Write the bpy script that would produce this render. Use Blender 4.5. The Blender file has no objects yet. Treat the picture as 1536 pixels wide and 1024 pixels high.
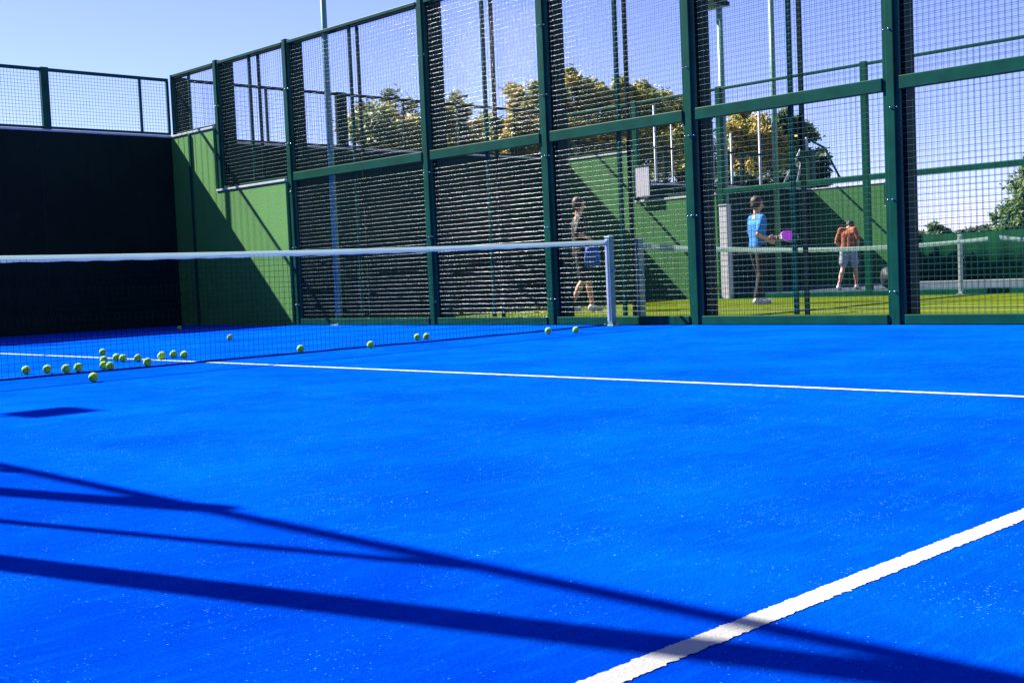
import bpy, bmesh, math, random
from mathutils import Vector, Matrix
random.seed(7)
sc = bpy.context.scene
COL = sc.collection
PI = math.pi

# ------------------------------------------------------------------ helpers
class MB:
    """collects simple shapes; build() links them as ONE mesh object"""
    def __init__(s): s.v=[]; s.f=[]; s.m=[]; s.sm=[]; s.cur=0
    def add(s, vs, fs, smooth=False):
        o=len(s.v); s.v+=[tuple(v) for v in vs]
        for f in fs: s.f.append([o+i for i in f]); s.m.append(s.cur); s.sm.append(smooth)
    def box(s, x0,x1,y0,y1,z0,z1):
        s.add([(x0,y0,z0),(x1,y0,z0),(x1,y1,z0),(x0,y1,z0),(x0,y0,z1),(x1,y0,z1),(x1,y1,z1),(x0,y1,z1)],
              [(0,3,2,1),(4,5,6,7),(0,1,5,4),(1,2,6,5),(2,3,7,6),(3,0,4,7)])
    def bbox(s, x0,x1,y0,y1,z0,z1,b=.006):
        """box with chamfered long edges on every side"""
        vs=[];fs=[]
        X=(x0,x1);Y=(y0,y1);Z=(z0,z1)
        bm=bmesh.new(); r=bmesh.ops.create_cube(bm,size=1)
        bmesh.ops.scale(bm,vec=(x1-x0,y1-y0,z1-z0),verts=bm.verts)
        bmesh.ops.bevel(bm,geom=list(bm.edges),offset=b,segments=2,affect='EDGES',profile=.5)
        bmesh.ops.translate(bm,vec=((x0+x1)/2,(y0+y1)/2,(z0+z1)/2),verts=bm.verts)
        bm.verts.index_update()
        s.add([v.co[:] for v in bm.verts],[[v.index for v in f.verts] for f in bm.faces],False); bm.free()
    def tube(s, p0, p1, r0, r1=None, n=8, cap=True):
        p0=Vector(p0);p1=Vector(p1); r1=r0 if r1 is None else r1
        d=(p1-p0).normalized(); a=d.orthogonal().normalized(); b=d.cross(a)
        vs=[]
        for p,r in ((p0,r0),(p1,r1)):
            for i in range(n):
                t=2*PI*i/n; vs.append(p+r*(math.cos(t)*a+math.sin(t)*b))
        s.add(vs,[(i,(i+1)%n,n+(i+1)%n,n+i) for i in range(n)],True)
        if cap:
            o=len(s.v)-2*n
            s.f.append([o+i for i in reversed(range(n))]); s.m.append(s.cur); s.sm.append(False)
            s.f.append([o+n+i for i in range(n)]); s.m.append(s.cur); s.sm.append(False)
    def path(s, pts, r, n=6):
        for a,b in zip(pts,pts[1:]): s.tube(a,b,r,r,n)
    def ball(s, c, r, seg=12, rings=8, sc=(1,1,1)):
        vs=[];fs=[]
        for i in range(rings+1):
            th=PI*i/rings
            for j in range(seg):
                ph=2*PI*j/seg
                vs.append((c[0]+r*sc[0]*math.sin(th)*math.cos(ph),c[1]+r*sc[1]*math.sin(th)*math.sin(ph),c[2]+r*sc[2]*math.cos(th)))
        for i in range(rings):
            for j in range(seg):
                k=(j+1)%seg
                fs.append((i*seg+j,(i+1)*seg+j,(i+1)*seg+k,i*seg+k))
        s.add(vs,fs,True)
    def build(s, name, mat, parent=None, loc=None):
        me=bpy.data.meshes.new(name); me.from_pydata(s.v,[],s.f)
        mats=mat if isinstance(mat,(list,tuple)) else [mat]
        for m in mats: me.materials.append(m)
        me.polygons.foreach_set('material_index',s.m); me.polygons.foreach_set('use_smooth',s.sm)
        me.update(); me.validate(clean_customdata=False)
        o=bpy.data.objects.new(name,me); COL.objects.link(o)
        if parent: o.parent=parent
        if loc: o.location=loc
        return o
def tag(o,label=None,cat=None,group=None,kind=None):
    if label: o['label']=label
    if cat: o['category']=cat
    if group: o['group']=group
    if kind: o['kind']=kind
    return o
def empty(name,loc=(0,0,0),rz=0):
    o=bpy.data.objects.new(name,None); COL.objects.link(o); o.location=loc; o.rotation_euler=(0,0,rz); o.empty_display_size=.2
    return o
def copy_tree(o,parent=None):
    c=o.copy(); COL.objects.link(c)
    if parent: c.parent=parent
    for ch in list(o.children): copy_tree(ch,c)
    return c

# ------------------------------------------------------------------ materials
def mat(name, col, rough=.6, metal=0, spec=.5, sheen=0, bump=0, bscale=40, var=0, vscale=3, col2=None, trans=0, coat=0):
    m=bpy.data.materials.new(name); m.use_nodes=True; nt=m.node_tree; b=nt.nodes['Principled BSDF']
    col=tuple(c*.77 for c in col); col2=tuple(c*.77 for c in col2) if col2 else None
    b.inputs['Base Color'].default_value=(*col,1); b.inputs['Roughness'].default_value=rough
    b.inputs['Metallic'].default_value=metal; b.inputs['Specular IOR Level'].default_value=spec
    b.inputs['Sheen Weight'].default_value=sheen
    if coat: b.inputs['Coat Weight'].default_value=coat
    tc=nt.nodes.new('ShaderNodeTexCoord')
    if var or col2:
        n=nt.nodes.new('ShaderNodeTexNoise'); n.inputs['Scale'].default_value=vscale; n.inputs['Detail'].default_value=6
        nt.links.new(tc.outputs['Object'],n.inputs['Vector'])
        mx=nt.nodes.new('ShaderNodeMix'); mx.data_type='RGBA'
        c2=col2 or tuple(c*(1-var) for c in col)
        mx.inputs[6].default_value=(*col,1); mx.inputs[7].default_value=(*c2,1)
        rp=nt.nodes.new('ShaderNodeMapRange'); rp.inputs[1].default_value=.38; rp.inputs[2].default_value=.62
        nt.links.new(n.outputs['Fac'],rp.inputs[0]); nt.links.new(rp.outputs[0],mx.inputs[0]); nt.links.new(mx.outputs[2],b.inputs['Base Color'])
    if bump:
        n=nt.nodes.new('ShaderNodeTexNoise'); n.inputs['Scale'].default_value=bscale; n.inputs['Detail'].default_value=4
        nt.links.new(tc.outputs['Object'],n.inputs['Vector'])
        bp=nt.nodes.new('ShaderNodeBump'); bp.inputs['Strength'].default_value=bump; bp.inputs['Distance'].default_value=.01
        nt.links.new(n.outputs['Fac'],bp.inputs['Height']); nt.links.new(bp.outputs[0],b.inputs['Normal'])
    return m

def mark(m,marks,streak):
    nt=m.node_tree; L=nt.links; N=nt.nodes.new; b=nt.nodes['Principled BSDF']; src=b.inputs['Base Color'].links[0].from_socket
    g=N('ShaderNodeTexCoord')
    v=N('ShaderNodeTexVoronoi'); v.inputs['Scale'].default_value=3.1; L.new(g.outputs['Object'],v.inputs['Vector'])
    n=N('ShaderNodeTexNoise'); n.inputs['Scale'].default_value=30; n.inputs['Detail'].default_value=5; L.new(g.outputs['Object'],n.inputs['Vector'])
    q=N('ShaderNodeMapRange'); q.inputs[1].default_value=.13; q.inputs[2].default_value=.05; L.new(v.outputs['Distance'],q.inputs[0])
    k=N('ShaderNodeMath'); k.operation='MULTIPLY'; L.new(q.outputs[0],k.inputs[0]); L.new(n.outputs['Fac'],k.inputs[1])
    x=N('ShaderNodeMix'); x.data_type='RGBA'; L.new(k.outputs[0],x.inputs[0]); L.new(src,x.inputs[6]); x.inputs[7].default_value=(*marks,1)
    mp=N('ShaderNodeMapping'); mp.inputs['Scale'].default_value=(6,6,.35); L.new(g.outputs['Object'],mp.inputs['Vector'])
    n2=N('ShaderNodeTexNoise'); n2.inputs['Scale'].default_value=2.2; n2.inputs['Detail'].default_value=6; L.new(mp.outputs[0],n2.inputs['Vector'])
    q2=N('ShaderNodeMapRange'); q2.inputs[1].default_value=.5; q2.inputs[2].default_value=.72; q2.inputs[4].default_value=.5; L.new(n2.outputs['Fac'],q2.inputs[0])
    x2=N('ShaderNodeMix'); x2.data_type='RGBA'; L.new(q2.outputs[0],x2.inputs[0]); L.new(x.outputs[2],x2.inputs[6]); x2.inputs[7].default_value=(*streak,1)
    L.new(x2.outputs[2],b.inputs['Base Color'])
def turf_mat(name, c1, c2, speck=.55, sheen=.25, stripes=False, sheen_tint=(.5,.75,1)):
    m=bpy.data.materials.new(name); m.use_nodes=True; nt=m.node_tree; L=nt.links; b=nt.nodes['Principled BSDF']
    N=nt.nodes.new
    b.inputs['Roughness'].default_value=.85; b.inputs['Specular IOR Level'].default_value=.0
    b.inputs['Sheen Weight'].default_value=sheen; b.inputs['Sheen Roughness'].default_value=.45; b.inputs['Sheen Tint'].default_value=(*sheen_tint,1)
    g=N('ShaderNodeNewGeometry')
    def noise(scale,detail=4,rough=.55,vec=None):
        n=N('ShaderNodeTexNoise'); n.inputs['Scale'].default_value=scale; n.inputs['Detail'].default_value=detail; n.inputs['Roughness'].default_value=rough
        L.new(vec or g.outputs['Position'],n.inputs['Vector']); return n.outputs['Fac']
    def rng(x,a,c,lo=0,hi=1):
        r=N('ShaderNodeMapRange'); r.inputs[1].default_value=a; r.inputs[2].default_value=c; r.inputs[3].default_value=lo; r.inputs[4].default_value=hi
        L.new(x,r.inputs[0]); return r.outputs[0]
    def mul(a,c):
        q=N('ShaderNodeMath'); q.operation='MULTIPLY'
        L.new(a,q.inputs[0])
        if isinstance(c,float): q.inputs[1].default_value=c
        else: L.new(c,q.inputs[1])
        return q.outputs[0]
    def mix(f,a,c):
        q=N('ShaderNodeMix'); q.data_type='RGBA'; L.new(f,q.inputs[0])
        for k,x in ((6,a),(7,c)):
            if isinstance(x,tuple): q.inputs[k].default_value=(*x,1)
            else: L.new(x,q.inputs[k])
        return q.outputs[2]
    base=mix(rng(noise(1.1,8,.7),.36,.64),c1,c2)
    fib=rng(noise(150,4,.75),.35,.65)
    dark=tuple(x*.55 for x in c1)
    base=mix(mul(fib,.55),base,dark)
    mp=N('ShaderNodeMapping'); mp.inputs['Rotation'].default_value=(0,0,.5); mp.inputs['Scale'].default_value=(3,22,1); L.new(g.outputs['Position'],mp.inputs['Vector'])
    base=mix(mul(rng(noise(1.5,6,.7,mp.outputs[0]),.5,.75),.30),base,tuple(min(1,x*1.7) for x in c2))
    # scattered sand grains, in clusters
    vo=N('ShaderNodeTexVoronoi'); vo.inputs['Scale'].default_value=170; vo.inputs['Randomness'].default_value=1
    L.new(g.outputs['Position'],vo.inputs['Vector'])
    sx=N('ShaderNodeSeparateColor'); L.new(vo.outputs['Color'],sx.inputs[0])
    cl=rng(noise(4.5,7,.75),.46,.74,0,.7)
    cl2=rng(noise(.9,3),.35,.65,.3,1.0)
    thr=mul(cl,cl2)
    sp3=N('ShaderNodeSeparateXYZ'); L.new(g.outputs['Position'],sp3.inputs[0])
    edge=mul(rng(sp3.outputs[0],4.55,4.98,0,1),rng(noise(2.2,5,.7),.48,.66,0,.9))
    ma=N('ShaderNodeMath'); ma.operation='MAXIMUM'; L.new(thr,ma.inputs[0]); L.new(edge,ma.inputs[1]); thr=ma.outputs[0]
    lt=N('ShaderNodeMath'); lt.operation='LESS_THAN'; L.new(sx.outputs[0],lt.inputs[0]); L.new(thr,lt.inputs[1])
    sz=N('ShaderNodeMath'); sz.operation='LESS_THAN'; L.new(vo.outputs['Distance'],sz.inputs[0]); 
    szr=rng(sx.outputs[1],0,1,.10,.34); L.new(szr,sz.inputs[1])
    sp=mul(mul(lt.outputs[0],sz.outputs[0]),float(speck))
    base=mix(sp,base,(.10,.46,.80))
    # rare bright bits
    v2=N('ShaderNodeTexVoronoi'); v2.inputs['Scale'].default_value=14; L.new(g.outputs['Position'],v2.inputs['Vector'])
    l2=N('ShaderNodeMath'); l2.operation='LESS_THAN'; L.new(v2.outputs['Distance'],l2.inputs[0]); l2.inputs[1].default_value=.025
    base=mix(l2.outputs[0],base,(.35,.62,.8))
    if stripes:
        w=N('ShaderNodeTexWave'); w.inputs['Scale'].default_value=.35; w.inputs['Distortion'].default_value=1.2; w.inputs['Detail'].default_value=2
        L.new(g.outputs['Position'],w.inputs['Vector'])
        base=mix(mul(w.outputs['Fac'],.35),base,dark)
    L.new(base,b.inputs['Base Color'])
    bp=N('ShaderNodeBump'); bp.inputs['Strength'].default_value=.9; bp.inputs['Distance'].default_value=.008
    L.new(noise(120,5,.8),bp.inputs['Height'])
    bp2=N('ShaderNodeBump'); bp2.inputs['Strength'].default_value=.35; bp2.inputs['Distance'].default_value=.02
    L.new(noise(14,4,.6),bp2.inputs['Height']); L.new(bp.outputs[0],bp2.inputs['Normal'])
    L.new(bp2.outputs[0],b.inputs['Normal'])
    return m

M={}
M['blue']=turf_mat('blue turf',(.0002,.054,.60),(.0003,.098,.88),speck=.55,sheen=0)
M['green_turf']=turf_mat('green turf',(.095,.14,.004),(.125,.16,.006),speck=.25,sheen=.0,stripes=True,sheen_tint=(1,1,.6))
M['court3']=turf_mat('grey blue surface',(.06,.09,.11),(.08,.10,.12),speck=.2,sheen=0)
M['line']=mat('line fibre',(.60,.59,.56),.85,bump=.35,bscale=240,var=.12,vscale=5)
M['line_y']=mat('worn line fibre',(.45,.48,.28),.8,bump=.5,bscale=220)
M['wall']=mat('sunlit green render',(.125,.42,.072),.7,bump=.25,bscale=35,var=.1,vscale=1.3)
M['wall_shade']=mat('shaded green render',(.003,.020,.010),.8,spec=.2,bump=.2,bscale=30,var=.35,vscale=1.1)  # shade on the back wall is put into this near-black colour
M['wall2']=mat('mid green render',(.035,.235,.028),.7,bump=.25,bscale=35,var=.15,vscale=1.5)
M['wall2_shade']=mat('shaded mid green render',(.004,.040,.018),.8,spec=.2,bump=.2,bscale=30,var=.3,vscale=1.2)  # shaded copy of the mid green, back wall shade darkened into the colour
M['coping']=mat('white coping',(.78,.74,.72),.55,var=.2,vscale=8)
M['steel']=mat('green painted steel',(.0008,.098,.052),.45,spec=.12,var=.25,vscale=5,bump=.05,bscale=25)
M['steel2']=mat('dark green painted steel',(.001,.030,.017),.55,spec=.1,var=.25,vscale=5)
M['wire']=mat('green coated wire',(.004,.10,.08),.27,spec=.6)
M['wire2']=mat('dark coated wire',(.002,.03,.03),.2,spec=.3)
M['bolt']=mat('zinc bolt',(.8,.8,.78),.25,metal=1)
M['pole']=mat('pale blue painted pole',(.17,.40,.27),.4,var=.2,vscale=9)
M['postwhite']=mat('white painted post',(.62,.70,.68),.45,var=.15,vscale=9)
M['galv']=mat('galvanised pole',(.40,.47,.50),.4,var=.2,vscale=6)
M['band']=mat('net band cloth',(.55,.66,.66),.8,bump=.3,bscale=60,var=.1,vscale=5)
M['hem']=mat('hem cord',(.002,.012,.07),.8,spec=.1)
M['string']=mat('net string',(.0012,.006,.018),.9,spec=.0)
M['ball']=mat('felt',(.46,.95,.02),.95,sheen=.15,bump=.8,bscale=160,var=.25,vscale=30)
M['seam']=mat('ball seam',(.75,.8,.55),.8)
M['grass']=mat('rough grass',(.035,.075,.015),.9,bump=1,bscale=6,col2=(.06,.09,.02),vscale=.6)
M['paving']=mat('grey paving',(.20,.21,.19),.85,bump=.4,bscale=30,var=.25,vscale=1.2)
M['skin']=mat('skin',(.80,.40,.24),.5,var=.12,vscale=15)
M['bark']=mat('bark',(.09,.065,.045),.9,bump=1,bscale=12,var=.3,vscale=6)
M['hairbrown']=mat('brown hair',(.05,.022,.01),.55,bump=.6,bscale=90)
M['hairdark']=mat('black hair',(.008,.006,.005),.6,bump=.6,bscale=90)
M['black']=mat('black fabric',(.005,.005,.006),.8,bump=.5,bscale=25)
M['blueshirt']=mat('blue shirt',(.03,.27,.80),.85,bump=.7,bscale=16,var=.2,vscale=6)
M['trouser']=mat('charcoal trousers',(.022,.017,.014),.85,bump=.7,bscale=14,var=.3,vscale=5)
M['shoe']=mat('white trainer',(.72,.72,.70),.6)
M['orange']=mat('orange top',(.50,.12,.02),.8,bump=.7,bscale=16,var=.2,vscale=6)
M['whitecloth']=mat('white shorts',(.42,.47,.55),.85,bump=.7,bscale=16)
M['bluebag']=mat('blue bag',(.01,.17,.70),.6,bump=.8,bscale=20,var=.3,vscale=14)
M['purple']=mat('purple racket face',(.42,.03,.55),.4)
M['eye']=mat('eye',(.02,.015,.01),.2)
M['sign']=mat('white board',(.72,.70,.74),.6,var=.08,vscale=6)
M['bagdark']=mat('dark nylon',(.015,.02,.02),.6,bump=.6,bscale=12)
M['glass']=mat('lamp glass',(.55,.6,.62),.15,spec=.8)
M['screen']=mat('green windbreak fabric',(.010,.060,.026),.9,spec=0,bump=.3,bscale=10,var=.2,vscale=2)

def translucent(m,col,f):
    nt=m.node_tree; b=nt.nodes['Principled BSDF']; t=nt.nodes.new('ShaderNodeBsdfTranslucent'); t.inputs['Color'].default_value=(*col,1)
    ms=nt.nodes.new('ShaderNodeMixShader'); ms.inputs[0].default_value=f
    nt.links.new(b.outputs[0],ms.inputs[1]); nt.links.new(t.outputs[0],ms.inputs[2]); nt.links.new(ms.outputs[0],nt.nodes['Material Output'].inputs['Surface'])
translucent(M['band'],(.66,.80,.72),.42)
mark(M['wall'],(.12,.36,.08),(.07,.26,.045)); mark(M['wall2'],(.05,.24,.04),(.015,.12,.015)); mark(M['wall_shade'],(.006,.03,.016),(.001,.008,.004))
def leafmat(name,c1,c2,c3):
    m=bpy.data.materials.new(name); m.use_nodes=True; nt=m.node_tree; L=nt.links; b=nt.nodes['Principled BSDF']; N=nt.nodes.new
    g=N('ShaderNodeNewGeometry')
    n=N('ShaderNodeTexNoise'); n.inputs['Scale'].default_value=.55; n.inputs['Detail'].default_value=3; L.new(g.outputs['Position'],n.inputs['Vector'])
    r=N('ShaderNodeValToRGB'); e=r.color_ramp.elements
    e[0].position=.36; e[0].color=(*c1,1); e[1].position=.66; e[1].color=(*c3,1)
    k=r.color_ramp.elements.new(.51); k.color=(*c2,1)
    ad=N('ShaderNodeMath'); ad.operation='MULTIPLY_ADD'; L.new(g.outputs['Random Per Island'],ad.inputs[0]); ad.inputs[1].default_value=.22; L.new(n.outputs['Fac'],ad.inputs[2])
    sb=N('ShaderNodeMath'); sb.operation='SUBTRACT'; L.new(ad.outputs[0],sb.inputs[0]); sb.inputs[1].default_value=.11
    L.new(sb.outputs[0],r.inputs[0]); L.new(r.outputs[0],b.inputs['Base Color'])
    b.inputs['Roughness'].default_value=.55
    t=N('ShaderNodeBsdfTranslucent'); L.new(r.outputs[0],t.inputs['Color'])
    ms=N('ShaderNodeMixShader'); ms.inputs[0].default_value=.3
    out=nt.nodes['Material Output']; L.new(b.outputs[0],ms.inputs[1]); L.new(t.outputs[0],ms.inputs[2]); L.new(ms.outputs[0],out.inputs['Surface'])
    return m
M['leaf_gold']=leafmat('autumn leaves',(.11,.17,.012),(.34,.34,.02),(.52,.36,.02))
M['leaf_mix']=leafmat('turning leaves',(.08,.15,.012),(.22,.27,.018),(.42,.34,.02))
M['leaf_green']=leafmat('green leaves',(.03,.09,.012),(.06,.14,.015),(.13,.19,.02))
M['leaf_dark']=leafmat('hedge leaves',(.012,.045,.012),(.02,.06,.015),(.035,.08,.02))

# ------------------------------------------------------------------ world, sun, camera
SUN=Vector((.30,-1.05,-1.0)).normalized()      # direction of travel of sunlight
w=bpy.data.worlds.new('World'); sc.world=w; w.use_nodes=True; nt=w.node_tree
sky=nt.nodes.new('ShaderNodeTexSky'); sky.sky_type='NISHITA'; sky.sun_disc=False
d=-SUN
sky.sun_elevation=math.asin(d.z); sky.sun_rotation=math.atan2(d.x,d.y)
sky.air_density=.85; sky.altitude=1200; sky.dust_density=.05; sky.ozone_density=3.5
bg=nt.nodes['Background']; tint=nt.nodes.new('ShaderNodeMix'); tint.data_type='RGBA'; tint.blend_type='MULTIPLY'; tint.inputs[0].default_value=1
tint.inputs[7].default_value=(1.19,.98,1.38,1)
nt.links.new(sky.outputs[0],tint.inputs[6]); nt.links.new(tint.outputs[2],bg.inputs['Color']); bg.inputs['Strength'].default_value=.055
sl=bpy.data.lights.new('sun','SUN'); sl.energy=5.0; sl.angle=math.radians(.5); sl.color=(1,.955,.88)
so=bpy.data.objects.new('sun',sl); COL.objects.link(so); so.rotation_euler=SUN.to_track_quat('-Z','Y').to_euler(); so.location=(-8,20,20)
cd=bpy.data.cameras.new('camera'); cam=bpy.data.objects.new('camera',cd); COL.objects.link(cam); sc.camera=cam
cd.sensor_width=36; cd.lens=1815.8/1536*36; cd.clip_end=3000; cd.clip_start=.02
R_=Vector((0.71664609,-0.69610882,-0.04302198)); U_=Vector((0.06901207,0.00939469,0.99757159)); F_=Vector((0.69401421,0.71787481,-0.05477258))
cam.matrix_world=Matrix(((R_.x,U_.x,-F_.x,-4.991),(R_.y,U_.y,-F_.y,-8.6455),(R_.z,U_.z,-F_.z,.595),(0,0,0,1)))
sc.view_settings.view_transform='Standard'; sc.view_settings.look='None'; sc.view_settings.exposure=1.7; sc.view_settings.gamma=1
sc.render.engine='CYCLES'

# ------------------------------------------------------------------ setting
def sheet(name,x0,x1,y0,y1,z,m,nx=1,ny=1):
    b=MB()
    for i in range(nx):
        for j in range(ny):
            xa=x0+(x1-x0)*i/nx; xb=x0+(x1-x0)*(i+1)/nx; ya=y0+(y1-y0)*j/ny; yb=y0+(y1-y0)*(j+1)/ny
            b.add([(xa,ya,z),(xb,ya,z),(xb,yb,z),(xa,yb,z)],[(0,1,2,3)])
    return tag(b.build(name,m),kind='structure')
sheet('ground',-600,900,-500,1000,-.12,M['grass'])
sheet('paving',-12,40,-22,12.5,-.09,M['paving'])
sheet('court_surface',-6.6,5.04,-14,9.5,0,M['blue'])
sheet('neighbour_court_surface',5.04,14.6,-12,9.66,-.05,M['green_turf'])
sheet('far_court_surface',14.8,24.6,-12,9.72,-.06,M['court3'])

def ragged(name,p0,p1,wd,z,m,step=.012,jit=.0035,kind='structure'):
    """painted/tufted line with fuzzy edges, long thin sheet"""
    p0=Vector((p0[0],p0[1],0));p1=Vector((p1[0],p1[1],0)); L=(p1-p0).length; n=max(2,int(L/step)); d=(p1-p0)/L; nr=Vector((-d.y,d.x,0))
    vs=[];a=b_=0
    for i in range(n+1):
        t=L*i/n; a=a*.3+random.gauss(0,jit); b_=b_*.3+random.gauss(0,jit)
        wob=.0015*math.sin(t*1.1)
        c=p0+d*t
        for off in (wd/2+a+wob,-wd/2+b_+wob):
            q=c+nr*off; vs.append((q.x,q.y,z))
    b=MB(); b.add(vs,[(2*i,2*i+1,2*i+3,2*i+2) for i in range(n)])
    return tag(b.build(name,m),kind=kind)
ragged('service_line',(-4.9,-7.48),(4.9,-7.48),.052,.0016,M['line'],.005,.0016)
ragged('centre_line',(0,-7.45),(0,6.9),.05,.0016,M['line'])
ragged('service_line',(-4.9,6.93),(4.9,6.93),.05,.0016,M['line'])
ragged('centre_line',(9.85,-6.9),(9.85,6.9),.06,-.045,M['line_y'],.1)
ragged('service_line',(5.4,6.93),(14.3,6.93),.05,-.045,M['line_y'],.1)
ragged('side_line',(8.6,-6.9),(8.6,6.9),.05,-.045,M['line_y'],.1)

# ------------------------------------------------------------------ walls
GC1,GC2,GC3='green court walls','green walls of the neighbouring court','green walls of the far court'
def wall_x(name,x0,x1,y,z,m,label,g=None,zb=-.1,th=.2,copy=True,coph=.035):
    b=MB(); b.bbox(x0,x1,y,y+th,zb,z-coph,.008); o=b.build(name,m); tag(o,label,'wall',g)
    c=MB(); c.bbox(x0-.0,x1+.0,y-.012,y+th+.012,z-coph+.002,z,.006); c.build('coping',M['coping'],o)
    return o
bw=wall_x('court_back_wall',-5.2,5.0,9.47,3.10,M['wall_shade'],'tall dark green back wall in deep shade behind the blue court')
def wall_step(name,x,ys,zs,m,label,zb=-.1,th=.1,strips=(),coph=.035,cap=M['coping']):
    """side wall facing -x: full profile outline extruded in x. ys from corner to end, zs heights"""
    y0,y1,y2=ys; z3,z2=zs
    b=MB()
    b.bbox(x,x+th,y1,y0,zb,z3-coph,.004); b.bbox(x,x+th,y2,y1-.0005,zb,z2-coph,.004)
    o=b.build(name,m); tag(o,label,'wall')
    c=MB(); c.bbox(x-.012,x+th+.01,y1-.012,y0,z3-coph+.002,z3,.005); c.build('coping',cap,o)
    c=MB(); c.bbox(x-.012,x+th+.01,y2,y1-.014,z2-coph+.002,z2,.005); c.build('coping',cap,o)
    for (yj,zt) in strips:
        j=MB(); j.bbox(x-.022,x-.001,yj-.03,yj+.03,0,zt,.004); j.build('face_strip',M['steel'],o)  # narrow upright green strip set on the wall face
    return o
for xj in (-3.2,-1.2,.8,2.8):
    b=MB(); b.bbox(xj-.012,xj+.012,9.464,9.4695,0,3.06,.001); b.build('joint',M['steel2'],bw)
wall_step('court_side_wall',4.98,(9.469,8.16,6.24),(3.10,2.12),M['wall'],'stepped sunlit green side wall at the corner of the blue court',strips=((8.88,3.06),))
wall_x('court_back_wall',5.14,14.7,9.65,3.08,M['wall2_shade'],'shaded green back wall of the neighbouring court, seen through the mesh fence')
wall_step('court_side_wall',14.5,(9.649,7.68,5.6),(3.06,2.02),M['wall2'],'stepped green side wall of the neighbouring court, behind the person in black')
wall_x('court_back_wall',15.0,24.7,9.7,2.62,M['wall2_shade'],'shaded green back wall of the farthest court, behind the person in orange')
wall_step('court_side_wall',24.5,(9.699,7.5,7.0),(2.62,2.0),M['wall2'],'sunlit green side wall of the farthest court, right of the person in orange')

# ------------------------------------------------------------------ mesh fences
def wires_plane(axis, c, a0,a1,z0,z1, sp, r, n=6, spz=None):
    """welded wire grid in the plane axis=c; a is the running coordinate"""
    b=MB(); spz=spz or sp
    def P(a,z,off=0):
        return (c+off,a,z) if axis=='x' else (a,c+off,z)
    k=int((a1-a0)/sp); s=(a1-a0)/max(k,1)
    for i in range(1,k):
        b.tube(P(a0+i*s,z0,r*1.6),P(a0+i*s,z1,r*1.6),r,r,n,False)
    k=int((z1-z0)/spz); s=(z1-z0)/max(k,1)
    for i in range(1,k):
        b.tube(P(a0,z0+i*s),P(a1,z0+i*s),r,r,n,False)
    return b
def side_fence(label, x, front, posts, segs, root_y, ztop, zmid, zlow, m, mw, sp, r, uprights, post_w=.08, ribs=True, xd=.10, zb=0, bolts=True, midrail=True, base=True, cat='fence', railh=.12):
    """fence running along y in plane x. posts: list of y; segs: list of (ya,yb,zbottom)"""
    t=empty('mesh_fence',(x,root_y,zb))
    def lb(b): # shift to local
        b.v=[(v[0]-x,v[1]-root_y,v[2]-zb) for v in b.v]; return b
    for y,z0 in posts:
        slim=ribs and y>9
        b=MB(); b.bbox(front,front+(.05 if slim else xd),y-(.02 if slim else post_w/2),y+(.02 if slim else post_w/2),z0,ztop+.03*(not slim),.006)
        if ribs and not slim:
            b.bbox(front+.018,front+.058,y-post_w/2-.040,y-post_w/2-.003,z0+.02,ztop-.01,.005)
            b.bbox(front+.018,front+.058,y+post_w/2+.003,y+post_w/2+.040,z0+.02,ztop-.01,.005)
        p=lb(b).build('post',m,t)
        if bolts and not slim:
            for zz in (.30,1.12,1.93,2.62,3.4):
                if zz<z0+.1: continue
                for dy in (-.055,.0,.055):
                    if random.random()<.25: continue
                    q=MB(); q.tube((front-.006 if abs(dy)<.01 else front+.012,y+dy,zz),(front+.02,y+dy,zz),.0085,.0085,8); q.ball((front-.006 if abs(dy)<.01 else front+.010,y+dy,zz),.007,8,5)
                    lb(q).build('bolt',M['bolt'],p)
    hw=post_w/2+(.042 if ribs else .001)
    for ya,yb,z0 in segs:
        y0=min(ya,yb)+hw; y1=max(ya,yb)-hw
        b=MB(); b.bbox(front+.01,front+.07,y0,y1,ztop-.045,ztop,.005); lb(b).build('top_rail',m,t)
        if midrail and z0<zmid-.2:
            b=MB(); b.bbox(front+.004,front+.075,y0,y1,zmid-railh/2,zmid+railh/2,.006); lb(b).build('middle_rail',m,t)
        if base and z0<.1:
            b=MB(); b.bbox(front+.004,front+.07,y0,y1,zlow,zlow+.09,.006); lb(b).build('bottom_rail',m,t)
            zz=zlow+.09
        else:
            zz=z0+.02
            b=MB(); b.bbox(front+.012,front+.05,y0,y1,z0+.004,z0+.034,.004); lb(b).build('bottom_rail',m,t)
            zz=z0+.034
        xm=front+.03
        if midrail and z0<zmid-.2:
            lb(wires_plane('x',xm,y0,y1,zz,zmid-railh/2,sp,r)).build('mesh_panel',mw,t)
            lb(wires_plane('x',xm,y0,y1,zmid+railh/2,ztop-.045,sp,r)).build('mesh_panel',mw,t)
        else:
            lb(wires_plane('x',xm,y0,y1,zz,ztop-.045,sp,r)).build('mesh_panel',mw,t)
    for y,z0,z1 in uprights:
        b=MB(); b.bbox(front+.04,front+.08,y-.02,y+.02,z0,z1,.004); lb(b).build('upright',m,t)
    tag(t,label,cat)
    return t
W=5.0
PY=[9.40,8.12,6.20,3.08,.98,-1.07,-3.30,-6.3]
side_fence('tall green steel mesh fence along the right side of the blue court',4.98,W,
    [(9.43,3.105),(8.07,2.125),(6.155,0),(3.12,0),(1.02,0),(-1.03,0),(-3.26,0),(-6.3,0)],
    [(9.49,8.07,3.105),(8.07,6.155,2.125),(6.155,3.12,0),(3.12,1.02,0),(1.02,-1.03,0),(-1.03,-3.26,0),(-3.26,-6.3,0)],
    0,4.08,2.14,0.004,M['steel'],M['wire'],.055,.0018,
    [(8.95,3.12,4.04),(7.16,2.15,4.04)]+[(y,a,b) for y in (4.66,2.03,-.045,-2.2,-4.78) for a,b in ((.1,2.085),(2.195,4.04))])
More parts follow.
